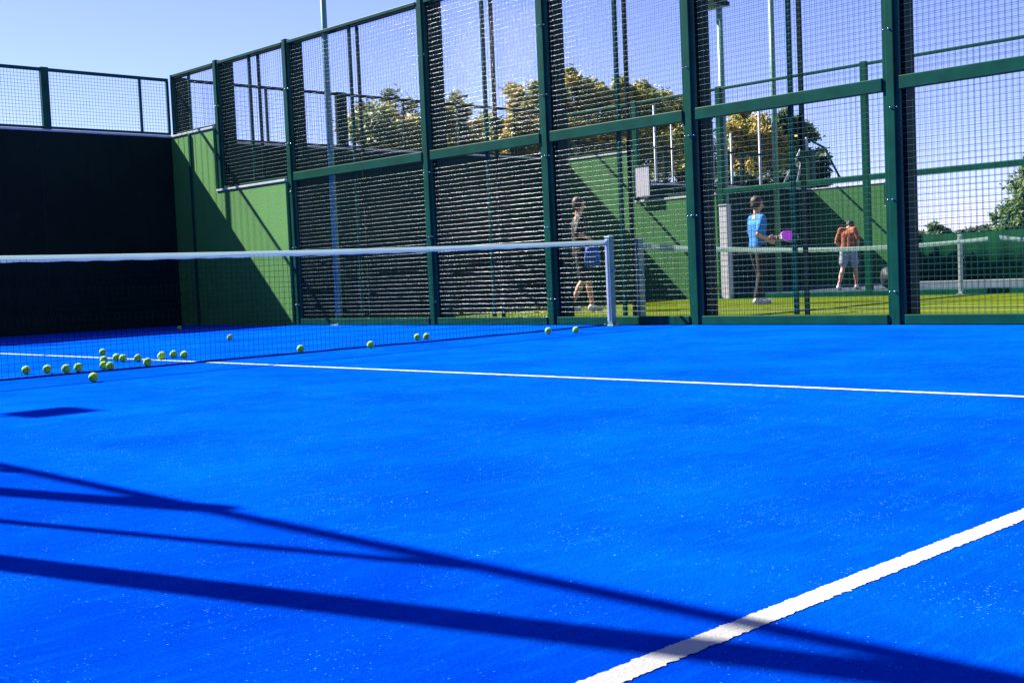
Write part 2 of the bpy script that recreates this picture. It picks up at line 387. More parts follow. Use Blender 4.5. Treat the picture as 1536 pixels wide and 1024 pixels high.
side_fence('second dark green mesh fence standing just behind the tall one, on the neighbouring court',5.2,5.09,
    [(9.55,-.06),(7.98,-.06),(6.10,-.06),(3.04,-.06),(.95,-.06),(-1.08,-.06),(-3.31,-.06),(-6.3,-.06)],
    [(9.55,7.98,3.1),(7.98,6.10,2.14),(6.10,3.04,0),(3.04,.95,0),(.95,-1.08,0),(-1.08,-3.31,0),(-3.31,-6.3,0)],
    0,4.08,2.15,-.05,M['steel2'],M['wire2'],.055,.0012,
    [(7.05,2.2,4.04)]+[(y-.06,-.04,4.03) for y in (4.66,2.03,-.045,-2.2,-4.78)],post_w=.11,ribs=False,xd=.17,zb=-.06,bolts=False,midrail=False)
# neighbouring court far side fence (x 14.5) and farther low screen
side_fence('green mesh fence on the far side of the neighbouring court',14.5,14.5,
    [(9.6,3.07),(7.62,2.03),(5.5,-.06),(2.38,-.06),(-.6,-.06),(-3.6,-.06)],
    [(9.6,7.62,3.07),(7.62,5.5,2.03),(5.5,2.38,0),(2.38,-.6,0),(-.6,-3.6,0)],
    0,4.04,2.04,-.05,M['steel'],M['wire2'],.10,.0016,[],post_w=.115,ribs=False,xd=.1,zb=-.06,bolts=False,railh=.09)
# blue court, left side fence (outside the frame, throws the foreground shadows)
LX=-4.60
t=side_fence('tall green mesh fence along the left edge of the blue court, throwing the long shadows',LX,LX,
    [(4.2,0),(1.0,0),(-1.46,0),(-3.84,0),(-6.6,0)],
    [(4.2,1.0,0),(1.0,-1.46,0),(-1.46,-3.84,0),(-3.84,-6.6,0)],
    0,4.08,2.14,0.004,M['steel'],M['wire'],.05,.0015,[(-.42,0,4.04),(-2.66,0,4.04)],midrail=False,bolts=False,base=False)
def back_fence(label,y,z0,z1,posts,thin,x0,x1,m,mw,sp,r,pw=.12):
    t=empty('mesh_fence',(x0,y,z0))
    def lb(b): b.v=[(v[0]-x0,v[1]-y,v[2]-z0) for v in b.v]; return b
    for px in posts:
        b=MB(); b.bbox(px-pw/2,px+pw/2,y-.04,y+.04,z0,z1+.01,.005); lb(b).build('post',m,t)
    for px in thin:
        b=MB(); b.bbox(px-.02,px+.02,y-.02,y+.02,z0+.05,z1-.05,.004); lb(b).build('upright',m,t)
    for a,c in ((z1-.05,z1),(z0+.012,z0+.05)):
        b=MB(); b.bbox(x0,x1,y-.022,y+.022,a,c,.004); lb(b).build('rail',m,t)
    lb(wires_plane('y',y,x0,x1,z0+.05,z1-.05,sp,r)).build('mesh_panel',mw,t)
    return tag(t,label,'fence')
back_fence('low green mesh fence on top of the dark back wall of the blue court',9.52,3.101,4.03,(-3.2,-.1,2.94),(1.4,-1.6,4.50,4.985),-5.1,5.0,M['steel'],M['wire'],.05,.0024)
back_fence('mesh fence on top of the back wall of the neighbouring court',9.72,3.081,4.09,(5.4,8.62,11.6,14.6),(7.0,10.1,13.1),5.2,14.66,M['steel2'],M['wire2'],.08,.0022,pw=.22)
back_fence('mesh fence on top of the back wall of the farthest court',9.78,2.622,3.5,(15.1,18.2,21.4,24.6),(),15.0,24.6,M['steel2'],M['wire2'],.2,.002)
# low screen fence past the farthest court
t=empty('screen_fence',(25.2,0,-.1))
for i in range(6):
    y=5.0-3*i
    b=MB(); b.bbox(-.03,.03,y+2-.03,y+2+.03,0,1.42,.004); b.build('post',M['steel2'],t)
    if i<5:
        b=MB()
        n=24
        vs=[];fs=[]
        for k in range(n+1):
            yy=y+2-.04-(3-.08)*k/n
            for j,zz in enumerate((.06,1.30)):
                vs.append((.02*math.sin(k*1.3+i),yy,zz-.02*math.sin(k/n*PI)*j)); vs.append((.02*math.sin(k*1.3+i)+.006,yy,zz-.02*math.sin(k/n*PI)*j))
        for k in range(n):
            o=4*k; fs+=[(o,o+4,o+6,o+2),(o+1,o+3,o+7,o+5),(o+2,o+6,o+7,o+3),(o,o+1,o+5,o+4)]
        b.add(vs,fs,True); b.build('screen_panel',M['screen'],t)
tag(t,'low green windbreak fence beyond the farthest court, at the right edge','fence')

# ------------------------------------------------------------------ nets
def net(label,xa,xb,y,zb,hc,he,mid,sp=.045,r=.0013,bandh=.048,band=M['band'],strap=False,bow=.0):
    t=empty('court_net',((xa+xb)/2,y,zb)); ox=(xa+xb)/2; hl=(xb-xa)/2
    def top(x): u=(x-mid)/hl; return hc+(he-hc)*min(1,u*u)
    nseg=160
    X=[xa+(xb-xa)*i/nseg for i in range(nseg+1)]
    b=MB()
    vs=[]
    for x in X:
        z=top(x); wv=.004*math.sin(x*3.1)
        cr=.0025*math.sin(x*23+.6*math.sin(x*7)); prof=[(-.004,z-bandh-cr),(-.005,z-bandh*.5),(-.0045,z-.004),(0,z),(.0045,z-.004),(.005,z-bandh*.5),(.004,z-bandh-cr)]
        vs+=[(x-ox,p[0]+wv,p[1]) for p in prof]
    k=7; fs=[]
    for i in range(nseg):
        for j in range(k-1): fs.append((i*k+j,i*k+j+1,(i+1)*k+j+1,(i+1)*k+j))
        fs.append((i*k+k-1,i*k,(i+1)*k,(i+1)*k+k-1))
    b.add(vs,fs,True); b.build('top_band',band,t)
    g=MB(); nv=int((xb-xa)/sp)
    def py(x,f): return .02*math.sin(x*1.7)*f+.012*math.sin(x*4.3+1)*f   # loose lower part
    for i in range(nv+1):
        x=xa+i*sp; T=top(x)-bandh*.6; q=4; pts=[(x-ox+.004*math.sin(i*.7+j),py(x,1-j/q),.02+(T-.02)*j/q) for j in range(q+1)]
        g.path(pts,r,3)
    rows=int((hc-bandh)/sp)
    for j in range(rows+1):
        pts=[]
        for x in X:
            f=j/rows; pts.append((x-ox,py(x,1-f),.02+(top(x)-bandh*.6-.02)*f+.004*math.sin(x*5+j)))
        g.path(pts,r,3)
    g.build('netting',M['string'],t)
    h=MB(); h.path([(x-ox,py(x,1),.011) for x in X],.008,6); h.build('bottom_hem',M['hem'],t)
    return tag(t,label,'net')
net('padel net with a white top band stretched across the blue court',-4.85,4.82,0,0,.88,.925,0,r=.0016)
net('pale net of the neighbouring court, behind the mesh fence',5.47,14.3,.1,-.05,.83,.93,9.9,sp=.06,r=.0015,bandh=.06)
net('net of the farthest court, at the right edge behind the mesh',15.2,24.3,.3,-.06,.84,.98,19.5,sp=.09,r=.0015,bandh=.07)

def net_post(x,y,z,h,m,label,w=.07,flip=1):
    t=empty('net_post',(x,y,z))
    b=MB(); b.bbox(-w/2,w/2,-w/2,w/2,.012,h,.008); b.build('shaft',m,t)
    b=MB(); b.bbox(-w*.55,w*.55,-w*.55,w*.55,h+.001,h+.014,.005); b.build('cap',M['postwhite'],t)
    b=MB(); b.bbox(-w,w,-w,w,0,.011,.003); 
    for sx in (-1,1):
        for sy in (-1,1): b.tube((sx*w*.78,sy*w*.78,.01),(sx*w*.78,sy*w*.78,.022),.008,.008,6)
    b.build('base_plate',M['galv'],t)
    b=MB(); b.bbox(-flip*(w/2+.022)-.014,-flip*(w/2+.022)+.014,-.03,.004,.05,h-.02,.006); b.build('net_rail',M['postwhite'],t)
    b=MB(); b.tube((-.01,-w/2-.03,h*.62),(-.01,-w/2+.01,h*.62),.014,.014,8); b.tube((-.01,-w/2-.028,h*.62),(.03,-w/2-.034,h*.62+.05),.005,.005,6); b.build('winder',M['galv'],t)
    return tag(t,label,'net post')
net_post(4.885,0,0,.95,M['pole'],'pale blue net post at the right end of the blue court net')
net_post(-4.95+.05,0,0,.95,M['pole'],'net post at the left end of the blue court net, outside the view',flip=-1)
net_post(5.50,.12,-.05,.98,M['pole'],'scuffed blue net post just behind the mesh fence, right of the nearest net post',w=.10)
net_post(14.36,.6,-.05,.98,M['postwhite'],'slim white net post on the far side of the neighbouring court',w=.06)

# ------------------------------------------------------------------ poles and lamps
def light_pole(x,y,z0,h,r,m,label,heads=1,name='floodlight_pole',arm=None,group=None,taper=.8):
    t=empty(name,(x,y,z0))
    b=MB(); b.tube((0,0,.012),(0,0,h),r,r*taper,14); b.build('pole',m,t)
    b=MB(); b.bbox(-r*2.2,r*2.2,-r*2.2,r*2.2,0,.011,.003)
    for sx in (-1,1):
        for sy in (-1,1): b.tube((sx*r*1.7,sy*r*1.7,.01),(sx*r*1.7,sy*r*1.7,.035),.01,.01,6)
    b.build('base_plate',M['galv'],t)
    if arm:
        ax,ay,s=arm
        b=MB(); b.tube((0,0,h-.06),(ax,ay,h-.02),.025,.02,8); b.build('arm',m,t)
        q=MB(); q.bbox(ax-s/2,ax+s/2,ay-s/2,ay+s/2,h-.03,h+.07,.015)
        for k in range(5): q.box(ax-s/2+.03,ax+s/2-.03,ay-s/2+.04+k*s/5.2,ay-s/2+.05+k*s/5.2,h+.07,h+.10)
        hd=q.build('lamp_head',M['steel2'],t)
        g=MB(); g.bbox(ax-s/2+.03,ax+s/2-.03,ay-s/2+.03,ay+s/2-.03,h-.036,h-.031,.001); g.build('lamp_glass',M['glass'],hd)
    return tag(t,label,'pole',group)
light_pole(5.075,5.23,0,6.4,.048,M['pole'],'tall pale blue pole standing at the fence, left of the middle of the picture',arm=(.35,0,.36))
light_pole(-5.0,4.25,0,6.5,.06,M['pole'],'floodlight pole outside the left edge, its lamp throwing the small dark patch',arm=(.62,0,.36))
light_pole(14.85,4.45,-.09,6.6,.06,M['pole'],'blue pole behind the person in the blue shirt',arm=(.4,0,.36))
light_pole(16.75,7.0,-.09,6.3,.08,M['pole'],'pale green lamp pole with its lamp at the top edge of the picture',arm=(.02,.2,.55))
for (x,y,h,r,lb) in [(22.65,13.65,5.4,.045,'slim pale pole beside the white board, behind the neighbouring court'),
    (24.0,14.1,5.0,.035,'thin pole right of the slim pole beside the white board'),
    (24.2,12.1,4.5,.045,'slim pale pole above the white square post'),
    (28.0,13.7,5.6,.05,'slim grey pole above the head of the person in the blue shirt'),
    (22.0,11.2,4.6,.09,'thick pale blue pole left of the one above the white square post')]:
    light_pole(x,y,-.1,h,r,M['galv'],lb,name='slim_pole')

# white board on the far side fence
t=empty('notice_board',(14.42,7.38,2.09))
b=MB(); b.bbox(-.01,.01,-.19,.19,0,.60,.004); b.build('board',M['sign'],t)
b=MB()
for s in (-1,1): b.bbox(-.016,.016,s*.2-.01,s*.2+.01,-.01,.61,.003)
b.bbox(-.016,.016,-.19,.19,-.012,-.001,.003); b.bbox(-.016,.016,-.19,.19,.601,.612,.003); b.build('frame',M['steel'],t)
tag(t,'blank white board hung on the mesh above the stepped green wall','board')
# white square post
t=empty('white_post',(14.40,5.33,-.05))
b=MB(); b.bbox(-.07,.07,-.09,.09,0,1.80,.01); b.build('shaft',M['sign'],t)
b=MB(); b.bbox(-.08,.08,-.10,.10,1.801,1.825,.004); b.build('cap',M['postwhite'],t)
tag(t,'square white post left of the person in the blue shirt','post')
# green post with stays
t=empty('stayed_post',(27.0,11.3,-.1))
b=MB(); b.bbox(-.15,.15,-.15,.15,0,4.0,.02); b.build('post',M['steel'],t)
for a,c in (((-.1,0,4.4),(-.9,.4,2.9)),((-.1,0,4.4),(-.5,.2,2.7)),):
    b=MB(); b.tube(a,c,.035,.035,8); b.build('stay',M['galv'],t)
b=MB(); b.path([(-.1,0,4.4),(.4,-.3,4.1),(.9,-.5,3.2)],.035,8); b.build('stay',M['steel'],t)
b=MB(); b.tube((-.1,0,4.0),(-.1,0,4.42),.06,.04,10); b.build('cap',M['galv'],t)
tag(t,'green post with slanting stays behind the farthest court','post')

# sports bag beside the person in orange
t=empty('sports_bag',(20.3,5.1,-.06),.5)
b=MB()
n=14; prof=[]
for i in range(n+1):
    u=-.5+i/n; e=(1-abs(2*u)**4)**.5 if abs(u)<.5 else 0
    ring=[]
    for k in range(16):
        a=2*PI*k/16; ring.append((u*1.1,.22*e*math.copysign(abs(math.cos(a))**.7,math.cos(a)),.24+.24*max(e,.05)*math.copysign(abs(math.sin(a))**.7,math.sin(a))))
    prof+=ring
b.add(prof,[(i*16+k,i*16+(k+1)%16,(i+1)*16+(k+1)%16,(i+1)*16+k) for i in range(n) for k in range(16)],True)
b.build('bag_body',M['bagdark'],t)
b=MB(); b.path([(-.25,-.1,.45),(-.2,-.06,.58),(0,-.03,.64),(.2,-.06,.58),(.25,-.1,.45)],.014,8); b.build('handle',M['trouser'],t)
tag(t,'dark sports bag on the ground right of the person in orange','bag')

# ------------------------------------------------------------------ balls
def ball_mesh():
    bm=bmesh.new(); bmesh.ops.create_icosphere(bm,subdivisions=3,radius=.033)
    me=bpy.data.meshes.new('tennis_ball'); 
    for f in bm.faces: f.smooth=True
    bm.to_mesh(me); bm.free(); me.materials.append(M['ball']); return me
def seam_mesh():
    b=MB(); pts=[]; a_=.44
    for i in range(49):
        t=2*PI*i/48; x=math.cos(t)*(1-a_*0)+.0
        A=.75;B=.25;C=2*math.sqrt(A*B)
        p=Vector((A*math.cos(t)+B*math.cos(3*t),A*math.sin(t)-B*math.sin(3*t),C*math.sin(2*t))).normalized()*.0329
        pts.append(tuple(p))
    b.path(pts,.0011,4)
    me=bpy.data.meshes.new('seam'); me.from_pydata(b.v,[],b.f); me.materials.append(M['seam']); return me
bme,sme=ball_mesh(),seam_mesh()
BALLS=[(-1.27,.52,'leftmost ball of the whole scatter, behind the net bottom'),
(-1.15,.42,'second ball from the left, close beside the leftmost one'),
(-1.07,.27,'third ball from the left, alone in the middle of the left four'),
(-.96,.30,'fourth ball from the left, right of the lone one by the net'),
(-1.40,-.90,'nearest and largest ball, lying on the camera side of the net'),
(.18,2.28,'top ball of the little column of three, farthest behind the net'),
(-.42,1.0,'middle ball of the little column of three behind the net'),
(-.77,.27,'lowest ball of the little column, touching the net'),
(-.79,.12,'ball right against the net, just right of the column of three'),
(-.20,1.22,'small ball half hidden left of the pair on the centre line'),
(-.24,1.02,'left ball of the close pair behind the net on the centre line'),
(-.19,.85,'right ball of the close pair behind the net on the centre line'),
(-.44,.20,'single ball below the centre line, between the two clusters'),
(.03,.86,'leftmost ball of the right hand cluster behind the net'),
(.10,.98,'half hidden ball second from left in the right hand cluster'),
(.21,.98,'ball third from left in the right hand cluster'),
(.19,.76,'rightmost ball of the right hand cluster'),
(3.76,7.34,'ball far back in the shade near the dark wall'),
(2.16,3.29,'dim ball well behind the net, alone on the sunlit blue'),
(1.00,.20,'small ball touching the net left of the pale blue pole'),
(1.54,-.09,'ball in front of the net bottom below the tall mesh fence'),
(2.50,.42,'left ball of the touching pair behind the net'),
(2.60,.40,'right ball of the touching pair behind the net'),
(3.52,-.36,'left one of the two balls near the right net post'),
(3.66,-.60,'right one of the two balls near the right net post')]
for i,(x,y,lb) in enumerate(BALLS):
    o=bpy.data.objects.new('tennis_ball',bme); COL.objects.link(o); o.location=(x,y,.0335)
    o.rotation_euler=(random.random()*6,random.random()*6,random.random()*6)
    s=bpy.data.objects.new('seam',sme); COL.objects.link(s); s.parent=o
    tag(o,'green '+lb if False else 'yellow green ball, '+lb,'ball','balls scattered along the net')

# ------------------------------------------------------------------ people
def remeshed(name,b,m,parent,vox=.012,smooth=6,fac=.5):
    o=b.build(name,m,parent)
    md=o.modifiers.new('r','REMESH'); md.mode='VOXEL'; md.voxel_size=vox; md.use_smooth_shade=True
    ms=o.modifiers.new('s','SMOOTH'); ms.iterations=smooth; ms.factor=fac
    dg=bpy.context.evaluated_depsgraph_get(); me=bpy.data.meshes.new_from_object(o.evaluated_get(dg))
    o.modifiers.clear(); old=o.data; o.data=me; bpy.data.meshes.remove(old)
    o.data.materials.clear(); o.data.materials.append(m)
    for p in o.data.polygons: p.material_index=0; p.use_smooth=True
    return o
def cap(b,p0,r0,p1,r1):
    b.tube(p0,p1,r0,r1,12); b.ball(p0,r0,12,8); b.ball(p1,r1,12,8)
def chain(b,pts):
    for (p,r),(q,s) in zip(pts,pts[1:]): cap(b,p,r,q,s)
def hand(b,wr,d,side,palm,curl=.6):
    """five fingers. wr wrist, d pointing direction, side = direction of the thumb, palm = palm normal"""
    wr=Vector(wr);d=Vector(d).normalized();palm=Vector(palm).normalized();s=d.cross(palm).normalized()
    if s.dot(Vector(side))<0: s=-s
    c=wr+d*.09
    for k in (-1.5,-.5,.5,1.5):
        cap(b,wr+d*.02+s*.012*k,.014,wr+d*.088+s*.019*k,.0125)
    for k,l in zip((1.5,.5,-.5,-1.5),(.070,.080,.074,.056)):
        p=c+s*.020*k; a=d
        for j,(f,r0) in enumerate(((.45,.0098),(.32,.009),(.23,.008))):
            ang=curl*(.5+j*.55); dirn=(d*math.cos(ang)+palm*math.sin(ang)).normalized()
            q=p+dirn*l*f; cap(b,p,r0,q,r0-.001); p=q
    p=wr+d*.025+s*.022; q=p+(d*.55+s*.7+palm*.2).normalized()*.045; cap(b,p,.013,q,.0105)
    cap(b,q,.0105,q+(d*.85+s*.2+palm*.45).normalized()*.032,.009)
def head(b,c,f,r=.1):
    """c head centre, f facing (horizontal) direction"""
    c=Vector(c); f=Vector(f).normalized(); up=Vector((0,0,1)); s=f.cross(up).normalized()
    b.ball(c+up*.018-f*.008,r*.93,18,14,(.92,.92,1.08)); b.ball(c-up*.045+f*.018,r*.68,16,12,(1,1,1.05))
    b.ball(c-up*.088+f*.045,.026,10,8)                                     # chin
    cap(b,c+f*.088+up*.012,.009,c+f*.108-up*.022,.014)                     # nose
    cap(b,c+f*.088-up*.055-s*.018,.008,c+f*.088-up*.055+s*.018,.008)       # lips
    for k in (-1,1):
        cap(b,c+f*.082+up*.030+s*.045*k,.009,c+f*.088+up*.030+s*.018*k,.009)   # brows
        b.ball(c+s*.088*k-f*.005-up*.008,.022,10,8,(.6,.6,1.2))                # ears
        b.ball(c+f*.06-up*.035+s*.045*k,.026,10,8)
def eyes(c,f,parent):
    c=Vector(c); f=Vector(f).normalized(); s=f.cross(Vector((0,0,1))).normalized()
    b=MB()
    for k in (-1,1): b.ball(c+f*.087+Vector((0,0,.010))+s*.031*k,.0095,10,8)
    b.build('eyes',M['eye'],parent)

def person(label,loc,rz,J,cl):
    """J: joint dictionary in local coordinates (x right of the figure, +y = facing)."""
    t=empty('person',loc,rz); V=lambda k:Vector(J[k])
    b=MB()
    hd,nk,ch,wa,pe=V('head'),V('neck'),V('chest'),V('waist'),V('pelvis')
    face=Vector(J.get('face',(0,1,0)))
    head(b,hd,face); cap(b,hd-Vector((0,0,.05))-face*.02,.052,nk,.058)
    for k in (-1,1):
        s=Vector((k,0,0)); sh=V('shR' if k>0 else 'shL'); el=V('elR' if k>0 else 'elL'); wr=V('wrR' if k>0 else 'wrL')
        cap(b,nk-Vector((0,0,.03)),.05,sh,.052)
        chain(b,[(sh,.053),(sh.lerp(el,.45),.046),(el,.037)]); chain(b,[(el,.037),(el.lerp(wr,.3),.038),(wr,.024)])
        hd_=J.get('hdR' if k>0 else 'hdL',tuple(wr-el)); hand(b,wr,hd_,J.get('thR' if k>0 else 'thL',(0,1,0)),J.get('paR' if k>0 else 'paL',(-k,0.2,0)),J.get('curl',.55))
        hp=V('hpR' if k>0 else 'hpL'); kn=V('knR' if k>0 else 'knL'); an=V('anR' if k>0 else 'anL')
        chain(b,[(hp,.088),(hp.lerp(kn,.5),.072),(kn,.053)]); chain(b,[(kn,.052),(kn.lerp(an,.3)+Vector((0,-.012,0)),.055),(kn.lerp(an,.7),.040),(an,.034)])
        ft=Vector(J.get('ftR' if k>0 else 'ftL',(0,1,0))).normalized()
        cap(b,an-Vector((0,0,.035))-ft*.03,.034,an-Vector((0,0,.048))+ft*.12,.026)
        cap(b,pe,.10,hp,.09)
        cap(b,ch+s*.055,.102,wa+s*.042,.092); cap(b,wa+s*.042,.092,pe+s*.045,.102)
    cap(b,nk-Vector((0,0,.08)),.08,ch,.11)
    body=remeshed('body',b,M['skin'],t,.009,3)
    eyes(hd,face,body)
    # shirt
    b=MB()
    for k in (-1,1):
        s=Vector((k,0,0)); sh=V('shR' if k>0 else 'shL'); el=V('elR' if k>0 else 'elL')
        cap(b,nk-Vector((0,0,.045)),.062,sh,.060); cap(b,sh,.062,sh.lerp(el,cl.get('sleeve',.62)),.056)
        cap(b,ch+s*.060,.116,wa+s*.048,.106); cap(b,wa+s*.048,.106,pe+s*.052+Vector((0,0,cl.get('hem',.02))),.118)
        cap(b,sh-Vector((0,0,.07)),.07,ch+s*.08,.11)
    cap(b,nk-Vector((0,0,.10)),.085,ch,.118)
    remeshed('shirt',b,cl['shirt'],t,.013,4)
    # legs
    b=MB(); ln=cl.get('legs',1.0)
    for k in (-1,1):
        hp=V('hpR' if k>0 else 'hpL'); kn=V('knR' if k>0 else 'knL'); an=V('anR' if k>0 else 'anL')
        cap(b,pe,.112,hp,.108)
        if ln>=1:
            chain(b,[(hp,.108),(hp.lerp(kn,.5),.090),(kn,.072),(kn.lerp(an,.35),.070),(kn.lerp(an,.9),.060)])
        else:
            q=hp.lerp(kn,ln*1.6); chain(b,[(hp,.108),(hp.lerp(kn,ln*.8),.100),(q,.098)])
    remeshed('trousers' if ln>=1 else 'shorts',b,cl['trouser'],t,.013,4)
    # shoes
    for k in (-1,1):
        an=V('anR' if k>0 else 'anL'); ft=Vector(J.get('ftR' if k>0 else 'ftL',(0,1,0))).normalized()
        b=MB(); cap(b,an-Vector((0,0,.01)),.046,an-Vector((0,0,.042))-ft*.03,.046); cap(b,an-Vector((0,0,.042))-ft*.03,.045,an-Vector((0,0,.055))+ft*.07,.044); cap(b,an-Vector((0,0,.055))+ft*.07,.043,an-Vector((0,0,.060))+ft*.15,.036)
        remeshed('shoe',b,M['shoe'],t,.010,3)
    # hair
    b=MB(); up=Vector((0,0,1))
    b.ball(hd+up*.034-face*.034,.097,18,14,(.97,.97,1.04)); b.ball(hd-face*.055-up*.02,.074,14,10)
    if cl.get('long'):
        cap(b,hd-face*.07,.06,hd-face*.10-up*.16,.035); cap(b,hd-face*.10-up*.16,.035,hd-face*.09-up*.28,.018)
    remeshed('hair',b,cl['hair'],t,.011,3)
    return tag(t,label,'person')
def stand(h,**k):
    """neutral standing joints for height h, then overrides"""
    J=dict(head=(0,.02,h-.125),neck=(0,0,h-.29),chest=(0,0,h-.47),waist=(0,0,h*.61),pelvis=(0,0,h*.53),
      shL=(-.155,0,h-.36),shR=(.155,0,h-.36),elL=(-.205,-.02,h*.62),elR=(.205,-.02,h*.62),wrL=(-.22,.10,h*.485),wrR=(.22,.10,h*.485),
      hpL=(-.09,0,h*.51),hpR=(.09,0,h*.51),knL=(-.11,.02,h*.285),knR=(.11,.02,h*.285),anL=(-.13,-.02,.095),anR=(.13,-.02,.095))
    J.update(k); return J
# person in black: seen from the side, walking to the right of the picture, blue bag in hand
view=math.atan2(-.70,.72)
A=person('person in black clothes with bare legs and white shoes, carrying a blue bag',(9.42,4.60,-.05),-2.15,
    stand(1.85,anL=(-.12,.20,.095),knL=(-.11,.16,.52),anR=(.13,-.22,.11),knR=(.11,.02,.52),wrR=(.25,.10,1.17),elR=(.25,-.10,1.26),hdR=(0,.3,-1),thR=(0,1,0),wrL=(-.23,-.14,.93),elL=(-.24,-.12,1.17),face=(-.45,.9,0)),
    dict(shirt=M['black'],trouser=M['black'],hair=M['hairbrown'],legs=.55,sleeve=.95))
B=person('person in a blue shirt and charcoal trousers with white shoes, holding a purple racket',(11.50,2.62,-.05),-1.95,
    stand(1.74,elR=(.20,-.13,1.12),wrR=(.16,.11,1.00),elL=(-.22,.02,1.10),wrL=(-.10,.27,1.05),hdL=(.1,1,.05),hdR=(-.1,1,-.1),paR=(-1,0,0),paL=(1,0,0),thL=(0,0,1),thR=(0,0,1),
          anL=(-.14,.14,.095),anR=(.14,-.14,.095),knL=(-.12,.11,.50),knR=(.11,-.02,.50),face=(-.25,.97,0),curl=1.0),
    dict(shirt=M['blueshirt'],trouser=M['trouser'],hair=M['hairbrown'],sleeve=.8))
Cc=person('person in an orange top and white shorts seen from behind on the farthest court',(19.2,5.5,-.06),-1.35,
    stand(1.70,elL=(-.26,-.03,1.05),elR=(.24,-.03,1.07),wrL=(-.16,.12,.95),wrR=(.15,.15,.92),anL=(-.17,-.20,.10),knL=(-.12,-.02,.48),anR=(.13,.12,.095),knR=(.12,.10,.48),face=(.1,.6,-.8),head=(0,.22,1.385),neck=(0,.09,1.37),chest=(0,.03,1.22)),
    dict(shirt=M['orange'],trouser=M['whitecloth'],hair=M['hairdark'],legs=.42,sleeve=.8,long=True,hem=.05))

# blue bag held by the person in black
def world(o,p): 
    c,s=math.cos(o.rotation_euler.z),math.sin(o.rotation_euler.z); return Vector((o.location.x+c*p[0]-s*p[1],o.location.y+s*p[0]+c*p[1],o.location.z+p[2]))
hp=world(A,(.25,.135,1.13))
t=empty('carry_bag',(hp.x,hp.y,hp.z-.46*.85-.03),A.rotation_euler.z+1.4); t.scale=(.8,.8,.85)
b=MB(); vs=[]; n=10
for j,(zz,wx,wy) in enumerate(((0,.12,.05),(.02,.15,.07),(.12,.165,.085),(.25,.15,.075),(.36,.12,.05),(.385,.08,.02))):
    for k in range(20):
        a=2*PI*k/20; q=.6
        vs.append((wx*math.copysign(abs(math.cos(a))**q,math.cos(a))*(1+.05*math.sin(5*a+j)),wy*math.copysign(abs(math.sin(a))**q,math.sin(a)),zz+.01*math.sin(3*a+j)))
fs=[(j*20+k,j*20+(k+1)%20,(j+1)*20+(k+1)%20,(j+1)*20+k) for j in range(5) for k in range(20)]+[list(reversed(range(20))),list(range(100,120))]
b.add(vs,fs,True); b.build('bag_body',M['bluebag'],t)
for k in (-1,1):
    b=MB(); b.path([(-.06,.012*k,.375),(-.045,.014*k,.43),(0,.012*k,.47),(.045,.014*k,.43),(.06,.012*k,.375)],.007,6); b.build('handle',M['bluebag'],t)
tag(t,'blue bag hanging from the hand of the person in black','bag')
# purple racket held out by the person in blue
hp=world(B,(-.09,.36,1.055))
t=empty('padel_racket',(hp.x,hp.y,hp.z),B.rotation_euler.z)
b=MB(); b.tube((0,-.06,0),(0,.11,.0),.016,.014,12); b.tube((0,-.065,0),(0,-.055,0),.02,.02,12); b.build('grip',M['black'],t)
b=MB(); vs=[]
N_=36
for zz,sc_ in ((-.019,.96),(-.012,1),(.012,1),(.019,.96)):
    for k in range(N_):
        a=2*PI*k/N_; vs.append((.128*sc_*math.cos(a),.285+.145*sc_*math.sin(a),zz))
fs=[(j*N_+k,j*N_+(k+1)%N_,(j+1)*N_+(k+1)%N_,(j+1)*N_+k) for j in range(3) for k in range(N_)]+[list(reversed(range(N_))),list(range(3*N_,4*N_))]
b.add(vs,fs,False); fo=b.build('racket_face',M['purple'],t)
b=MB(); 
for k in (-1,1): b.tube((.012*k,.10,0),(.07*k,.17,0),.011,.011,8)
b.build('throat',M['postwhite'],t)
b=MB(); b.path([(.131*math.cos(2*PI*k/36),.285+.148*math.sin(2*PI*k/36),0) for k in range(37)],.008,6); b.build('rim',M['postwhite'],t)
t.rotation_euler=(.12,.75,B.rotation_euler.z-.1)
tag(t,'purple padel racket with a white rim in the hand of the person in blue','racket')

